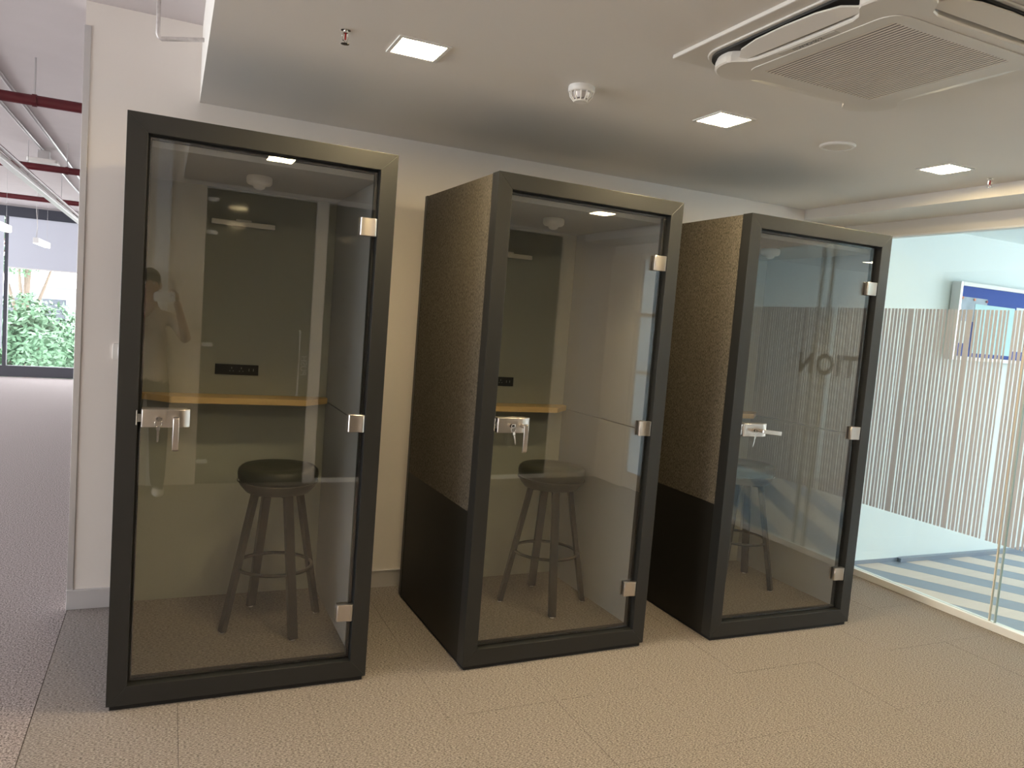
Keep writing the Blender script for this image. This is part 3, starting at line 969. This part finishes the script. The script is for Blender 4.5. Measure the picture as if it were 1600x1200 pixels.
Rl = Matrix(((0, -1, 0, 0), (-1, 0, 0, 0), (0, 0, -1, 0), (0, 0, 0, 1)))
text_mesh('label_text', 'Z-50-CA-AC21', 0.019, M['label'], lbm, Matrix.Translation((-0.315, 0, -0.0672)) @ Matrix(((0, 1, 0, 0), (1, 0, 0, 0), (0, 0, -1, 0), (0, 0, 0, 1))), 0.0003)

# lagged drain pipe dropping from the slab into the ceiling edge
dp = [(0.068, 0.75, ZS), (0.070, 0.75, 2.755), (0.074, 0.75, 2.745), (0.084, 0.75, 2.738), (XS, 0.75, 2.772)]
tag(MB().tube(dp, 0.0095, 10).build('drain_pipe', M['lagging'], smooth='all'), 'lagged grey drain pipe dropping from the slab to the ceiling edge', 'pipe')

# wall socket left of the first booth
r = tag(empty('wall_socket', (-0.04, YW, 1.305)), 'small white wall socket half hidden behind the leftmost booth', 'socket')
MB().prism(rrect(0.046, 0.040, 0.008), 'y', -0.010, 0.0).build('plate', M['white'], r, bevel=0.002)
MB().prism(rrect(0.022, 0.028, 0.010), 'y', -0.016, -0.0102).build('socket_insert', M['whitem'], r, bevel=0.002)
MB().prism(rrect(0.013, 0.017, 0.005, 0.002, 0.004), 'y', -0.0168, -0.0161).build('keyhole', M['label'], r)

# ------------------------------------------------------------------ notice board in the reception
YN = YB2 - 0.012
nb = tag(empty('notice_board', (5.60, YN, 1.585)), 'blue felt notice board in a deep aluminium frame beyond the glass', 'notice board')
bw, bh = 1.05, 0.595
MB().box(0, bw, -0.062, -0.0005, 0, bh).box(0.0, 0.0, 0, 0, 0, 0)
MB().box(0.0, 0.030, -0.075, -0.0005, 0, bh).build('frame_side', M['alu'], nb, bevel=0.003)
MB().box(bw - 0.03, bw, -0.075, -0.0005, 0, bh).build('frame_side', M['alu'], nb, bevel=0.003)
MB().box(0.03, bw - 0.03, -0.075, -0.0005, bh - 0.03, bh).build('frame_rail', M['whitem'], nb, bevel=0.003)
MB().box(0.03, bw - 0.03, -0.075, -0.0005, 0, 0.03).build('frame_rail', M['whitem'], nb, bevel=0.003)
MB().box(0.03, bw - 0.03, -0.050, -0.0005, 0.03, bh - 0.03).build('felt_panel', M['bluefelt'], nb)
for x0, x1, z0, z1, m, lab in ((0.045, 0.36, 0.30, 0.485, 'paper3', 'grey printed sheet pinned at the corner of the notice board'),
                               (0.045, 0.20, 0.13, 0.30, 'paper', 'small white sheet low on the notice board'),
                               (0.22, 0.70, 0.06, 0.44, 'paper2', 'large pale cyan sheet pinned across the notice board'),
                               (0.72, 0.98, 0.10, 0.45, 'paper', 'white sheet at the far end of the notice board')):
    dy = {'paper3': 0, 'paper': 0.001, 'paper2': 0.0025}[m]
    o = MB().box(x0, x1, -0.0515 - dy, -0.0505 - dy, z0, z1).build('pinned_paper', M[m], loc=(5.60, YN, 1.585))
    tag(o, lab, 'paper', 'papers on the notice board')
for x, z, m, lab in ((0.06, 0.475, 'pin', 'orange pin at the corner of the grey sheet'), (0.20, 0.47, 'pin', 'orange pin at the middle of the grey sheet'),
                     (0.345, 0.465, 'pin2', 'maroon pin at the end of the grey sheet')):
    o = MB().lathe([(0.0, 0.0), (0.004, 0.0), (0.004, 0.003), (0.010, 0.004), (0.010, 0.009), (0.0, 0.010)], 12, cap=False).build('push_pin', M[m], loc=(5.60 + x, YN - 0.0518, 1.585 + z))
    o.rotation_euler = (math.pi / 2, 0, 0)
    tag(o, lab, 'push pin', 'pins on the notice board')

# ------------------------------------------------------------------ office services
for i, (y, lab) in enumerate(((2.34, 'thick red sprinkler pipe nearest the wall end'), (5.30, 'red sprinkler pipe second from the wall end'),
                              (8.37, 'red sprinkler pipe closest to the office windows'))):
    r = empty('sprinkler_pipe', (0, y, 2.70))
    tag(r, lab, 'pipe', 'red sprinkler pipes under the slab')
    MB().tube([(XO + 0.1, 0, 0), (XG - 0.1, 0, 0)], 0.032, 12).build('pipe_run', M['red'], r, smooth=True)
    for x in (-2.6, -0.62 - 0.15 * i, 1.5):
        MB().tube([(x, 0, 0.03), (x, 0, ZS - 2.70)], 0.005, 6).build('hanger_rod', M['galv'], r)
        MB().tube([(x - 0.012, 0, 0), (x + 0.012, 0, 0)], 0.037, 12).build('pipe_clamp', M['red'], r)
tr = tag(empty('cable_trunking', (-1.10, 0, 2.585)), 'pale metal cable trunking running toward the office windows', 'trunking')
for k in range(4):
    MB().box(-0.035, 0.03, 1.6 + k * 2.4, 1.6 + k * 2.4 + 2.39, -0.022, 0.022).build('trunking_length', M['whitem'], tr, bevel=0.003)
for y in (3.0, 5.4, 7.8, 10.2):
    MB().tube([(0, y, 0.02), (0, y, ZS - 2.585)], 0.004, 6).build('hanger_rod', M['galv'], tr)
tag(MB().tube([(-1.045, 1.6, 2.615), (-1.045, 11.3, 2.615)], 0.019, 10).build('branch_pipe', M['red'], smooth=True), 'thin red pipe running along the cable trunking', 'pipe')
for x, lab in ((-1.04, 'grey conduit on the slab above the trunking'), (-0.885, 'grey conduit on the slab closer to the wall end')):
    tag(MB().tube([(x, 1.4, ZS - 0.014), (x, 6.0, ZS - 0.014), (x - 0.02, 8.0, ZS - 0.014), (x - 0.02, 11.5, ZS - 0.014)], 0.013, 8).build('conduit', M['galv'], smooth='all'), lab, 'conduit', 'conduits on the slab')
r = tag(empty('access_point', (-1.02, 5.75, ZS - 0.028)), 'white ceiling fitting with small grey junction box among the pipes', 'fitting')
MB().box(-0.05, 0.05, -0.05, 0.05, -0.09, -0.0).build('junction_box', M['galv'], r, bevel=0.004)
MB().prism(rrect(0.13, 0.13, 0.03), 'z', -0.125, -0.0905).build('fitting_body', M['white'], r, bevel=0.006)


def make_pendant():
    r = empty('pendant_light')
    MB().box(-0.035, 0.035, 0, 1.15, 0.0, 0.075).build('housing', M['whitem'], r, bevel=0.004)
    MB().box(-0.03, 0.03, 0.01, 1.14, -0.004, -0.0002).build('diffuser', M['tube'], r)
    for y in (0.12, 1.03):
        MB().tube([(0, y, 0.075), (0, y, ZS - 2.19)], 0.0015, 5).build('suspension_wire', M['galv'], r)
    MB().tube([(0, 0.04, 0.075), (0.01, 0.04, 0.25), (-0.008, 0.05, 0.45), (0, 0.04, ZS - 2.19)], 0.004, 6).build('power_cord', M['white'], r, smooth='all')
    return r


pd = make_pendant()
for i, (y, lab) in enumerate(((6.23, 'white linear pendant lamp at the photo edge, nearer of two'), (9.35, 'white linear pendant lamp hanging in front of the half lowered blind'))):
    o = pd if i == 0 else copy_tree(pd)
    o.location = (-1.57, y, 2.19)
    tag(o, lab, 'pendant lamp', 'linear pendants in the office')

# ------------------------------------------------------------------ outside: trees and a house
tag(MB().box(-45, 25, YF + 0.6, 70, -4.2, -4.0).build('ground_outside', M['ground']), 'pale ground outside the windows', kind='structure')


def tree(x, y, zc, rad, nleaf, seed, lab, flowers=0):
    rnd = random.Random(seed)
    r = empty('garden_tree', (x, y, -4.0))
    h = zc + 4.0
    MB().tube([(0, 0, 0), (0.1, 0.05, h * 0.5), (0, 0, h)], [0.16, 0.12, 0.06], 8).build('trunk', M['bark'], r, smooth='all')
    for k in range(5):
        a = 2 * math.pi * k / 5 + rnd.random()
        MB().tube([(0, 0, h * 0.55), (rad * .4 * math.cos(a), rad * .4 * math.sin(a), h * 0.8), (rad * .75 * math.cos(a), rad * .75 * math.sin(a), h + rad * 0.15)], [0.07, 0.05, 0.02], 6).build('branch', M['bark'], r, smooth='all')

    def cloud(nl, s, top):
        mb = MB()
        blobs = [(rnd.gauss(0, .45) * rad, rnd.gauss(0, .45) * rad, rnd.gauss(0, .28) * rad, rad * rnd.uniform(.25, .5)) for _ in range(26)]
        for _ in range(nl):
            bx, by, bz, br = rnd.choice(blobs)
            d = Vector((rnd.gauss(0, 1), rnd.gauss(0, 1), rnd.gauss(0, 1))).normalized()
            if top and d.z < 0.1: d.z = abs(d.z) + .2
            p = Vector((bx, by, bz)) + d * br * rnd.uniform(.75, 1.05)
            u = Vector((rnd.gauss(0, 1), rnd.gauss(0, 1), rnd.gauss(0, .6))).normalized()
            w = u.cross(d)
            if w.length < .1: continue
            w.normalize()
            l, wd_ = s * rnd.uniform(.7, 1.3), s * .42
            c = p + Vector((0, 0, h))
            mb.add([c - u * l, c + w * wd_, c + u * l, c - w * wd_], [(0, 1, 2, 3)])
        return mb
    tag(cloud(nleaf, 0.085, False).build('foliage', M['leaf'], r), kind='stuff')
    if flowers:
        tag(cloud(flowers, 0.07, True).build('blossom', M['flower'], r), 'red blossom clusters', kind='stuff')
    tag(r, lab, 'tree', 'garden trees outside the office window')


tree(-3.05, 16.6, 0.35, 1.2, 9000, 3, 'dense green tree filling the lower window')
tree(-1.9, 21.6, -0.6, 1.5, 7000, 5, 'green tree low in the window beside the wall end')
tree(-4.3, 27.0, 3.0, 1.5, 5000, 9, 'red flowering tree high in the window', 500)
hs = tag(empty('far_house', (-6.6, 34, -4)), 'grey house glimpsed between the trees outside', 'house')
MB().box(0, 4.6, 0, 3, 0, 5.6).build('house_wall', M['house'], hs)
MB().box(-0.3, 4.9, -0.3, 3.2, 5.6, 5.75).build('roof_edge', M['housew'], hs)
for k in range(3):
    MB().box(0.5 + k * 1.35, 1.4 + k * 1.35, -0.03, 0.0, 4.0, 5.1).build('house_window', M['housed'], hs)

# ------------------------------------------------------------------ the photographer, seen mirrored in the first booth
def skin_mesh(name, verts, edges, radii, root=0, sub=2):
    me = bpy.data.meshes.new(name)
    me.from_pydata(verts, edges, [])
    o = bpy.data.objects.new(name, me)
    C.objects.link(o)
    sm = o.modifiers.new('skin', 'SKIN')
    sm.use_smooth_shade = True
    for i, rr in enumerate(radii):
        sv = me.skin_vertices[0].data[i]
        sv.radius = rr if isinstance(rr, tuple) else (rr, rr)
        sv.use_root = (i == root)
    s = o.modifiers.new('sub', 'SUBSURF')
    s.levels = s.render_levels = sub
    dg = bpy.context.evaluated_depsgraph_get()
    me2 = bpy.data.meshes.new_from_object(o.evaluated_get(dg))
    bpy.data.objects.remove(o)
    return me2


px, py = 0.045, -3.56
bv = [(0, 0, 0.93), (0, 0.0, 1.08), (0, 0.005, 1.25), (0, -0.005, 1.40), (0, 0.0, 1.49), (0, 0.015, 1.56), (0, 0.03, 1.64), (0, 0.035, 1.72),   # 0-7 pelvis..head
      (0.09, 0, 0.88), (0.105, 0.015, 0.50), (0.11, -0.02, 0.10), (0.115, 0.02, 0.055), (0.125, 0.15, 0.035),                        # 8-12 right leg
      (-0.09, 0, 0.88), (-0.105, 0.015, 0.50), (-0.11, -0.02, 0.10), (-0.115, 0.02, 0.055), (-0.125, 0.15, 0.035),                   # 13-17
      (0.11, -0.005, 1.425), (0.19, 0.0, 1.41), (0.285, 0.10, 1.25), (0.215, 0.285, 1.50), (0.195, 0.325, 1.565),                   # 18-22 right arm
      (-0.11, -0.005, 1.425), (-0.19, 0.0, 1.41), (-0.22, 0.12, 1.24), (0.00, 0.285, 1.47), (0.035, 0.325, 1.545)]                  # 23-27 left arm
be = [(0, 1), (1, 2), (2, 3), (3, 4), (4, 5), (5, 6), (6, 7), (0, 8), (8, 9), (9, 10), (10, 11), (11, 12), (0, 13), (13, 14), (14, 15), (15, 16), (16, 17),
      (3, 18), (18, 19), (19, 20), (20, 21), (21, 22), (3, 23), (23, 24), (24, 25), (25, 26), (26, 27)]
br = [(0.15, 0.11), (0.145, 0.105), (0.155, 0.11), (0.155, 0.105), (0.06, 0.06), (0.055, 0.055), (0.075, 0.085), (0.078, 0.095),
      0.098, 0.078, 0.062, 0.05, 0.03, 0.098, 0.078, 0.062, 0.05, 0.03,
      0.07, 0.058, 0.043, 0.028, 0.03, 0.07, 0.058, 0.043, 0.028, 0.03]
body_me = skin_mesh('body', bv, be, br)
for m in ('skin', 'shirt', 'trouser'):
    body_me.materials.append(M[m])
for p in body_me.polygons:
    c = p.center
    p.use_smooth = True
    if c.z < 0.92:
        p.material_index = 2
    elif c.z < 1.50 and abs(c.x) < 0.20 and c.y < 0.14:
        p.material_index = 1
    elif c.z > 1.30 and c.z < 1.49 and abs(c.x) < 0.255 and c.y < 0.09:
        p.material_index = 1
person = empty('person', (px, py, 0))
tag(person, 'person in beige top, dark trousers and white shoes photographing with a raised phone', 'person')
bo = bpy.data.objects.new('body', body_me)
C.objects.link(bo)
bo.parent = person
# hands: palm rooted at the wrist, four curled fingers and a thumb round the phone
def hand(side, wrist):
    """side +1: hand at the phone's +x end, fingers behind (-y is toward the person) curling over its top"""
    x, y, z = wrist
    v = [(x, y, z), (x - side * 0.004, y + 0.012, z + 0.035), (x - side * 0.012, y + 0.02, z + 0.062)]
    e = [(0, 1), (1, 2)]
    rd = [0.024, (0.030, 0.016), (0.030, 0.015)]
    for k in range(4):
        b0 = len(v)
        dz = 0.062 - 0.017 * k
        ln = (0.9, 1.0, 0.95, 0.75)[k]
        v += [(x - side * 0.016, y + 0.032, z + dz + 0.012), (x - side * 0.040 * ln, y + 0.046, z + dz + 0.020), (x - side * 0.062 * ln, y + 0.044, z + dz + 0.020)]
        e += [(2 if k < 2 else 1, b0), (b0, b0 + 1), (b0 + 1, b0 + 2)]
        rd += [0.0095, 0.0085, 0.0075]
    b0 = len(v)
    v += [(x - side * 0.018, y + 0.004, z + 0.042), (x - side * 0.040, y + 0.006, z + 0.058), (x - side * 0.055, y + 0.010, z + 0.068)]
    e += [(1, b0), (b0, b0 + 1), (b0 + 1, b0 + 2)]
    rd += [0.012, 0.010, 0.009]
    me = skin_mesh('hand', v, e, rd)
    me.materials.append(M['skin'])
    for p in me.polygons: p.use_smooth = True
    o = bpy.data.objects.new('hand', me)
    C.objects.link(o)
    o.parent = person
hand(1, bv[22])
hand(-1, bv[27])
# hair cap, ears, face
hc = MB()
hv = []
for i in range(9):
    th = math.pi * 0.62 * i / 8
    for j in range(20):
        ph = 2 * math.pi * j / 20
        back = 1.0 if math.sin(ph) < 0.2 else 0.55
        t2 = th * back
        hv.append((0.083 * math.sin(t2) * math.cos(ph), 0.030 + 0.103 * math.sin(t2) * math.sin(ph), 1.715 + 0.098 * math.cos(t2)))
hf = [(i * 20 + j, i * 20 + (j + 1) % 20, (i + 1) * 20 + (j + 1) % 20, (i + 1) * 20 + j) for i in range(8) for j in range(20)]
hc.add(hv, hf).build('hair', M['hair'], person, smooth='all')
for s in (-1, 1):
    MB().lathe([(0.0, -0.028), (0.009, -0.022), (0.013, 0), (0.010, 0.02), (0.0, 0.028)], 10, (s * 0.078, 0.03, 1.675), cap=False).build('ear', M['skin'], person, smooth='all')
    MB().lathe([(0.0, -0.010), (0.008, -0.006), (0.011, 0), (0.008, 0.006), (0.0, 0.010)], 10, (s * 0.031, 0.112, 1.69), cap=False).build('eye', M['eye'], person, smooth='all')
    MB().box(s * 0.031 - 0.018, s * 0.031 + 0.018, 0.108, 0.120, 1.705, 1.711).build('eyebrow', M['hair'], person, bevel=0.002)
MB().prism([(0.105, 1.695), (0.118, 1.685), (0.138, 1.652), (0.128, 1.645), (0.105, 1.645)], 'x', -0.012, 0.012).build('nose', M['skin'], person, smooth=True, bevel=0.004)
MB().box(-0.022, 0.022, 0.098, 0.116, 1.618, 1.628).build('mouth', pmat('lips', (0.28, 0.12, 0.10), 0.5), person, bevel=0.003)
for s in (-1, 1):
    sv, rows = [], [(-0.075, 0.034, 0.060), (-0.04, 0.040, 0.075), (0.03, 0.042, 0.070), (0.10, 0.046, 0.052), (0.16, 0.044, 0.042), (0.195, 0.030, 0.030)]
    nn = 12
    for y, hw, hh in rows:
        for j in range(nn):
            a = 2 * math.pi * j / nn
            sv.append((s * 0.118 + hw * math.cos(a), y, max(0.0, hh * 0.5 + hh * 0.62 * math.sin(a))))
    sf = [(i * nn + j, i * nn + (j + 1) % nn, (i + 1) * nn + (j + 1) % nn, (i + 1) * nn + j) for i in range(len(rows) - 1) for j in range(nn)]
    sf += [tuple(range(nn)), tuple((len(rows) - 1) * nn + j for j in range(nn))]
    MB().add(sv, sf).build('shoe', M['shoe'], person, smooth='all')

ph = tag(empty('mobile_phone', (CAM_POS.x - 0.012, CAM_POS.y - 0.045, CAM_POS.z - 0.006), 0), 'pale phone held up in both hands of the photographer', 'phone')
MB().prism(rrect(0.074, 0.036, 0.010), 'y', -0.004, 0.004).build('phone_body', M['phone'], ph, bevel=0.002)
MB().prism(rrect(0.016, 0.016, 0.006, 0.050, 0.012), 'y', 0.0045, 0.0065).build('camera_bump', M['phone'], ph)
for x, z in ((0.045, 0.018), (0.045, 0.006), (0.056, 0.012)):
    MB().prism([(x + 0.0045 * math.cos(a), z + 0.0045 * math.sin(a)) for a in [2 * math.pi * k / 14 for k in range(14)]], 'y', 0.0066, 0.0082).build('lens', M['lens'], ph)
ph.rotation_euler = (0, ROLL * -1, 0)
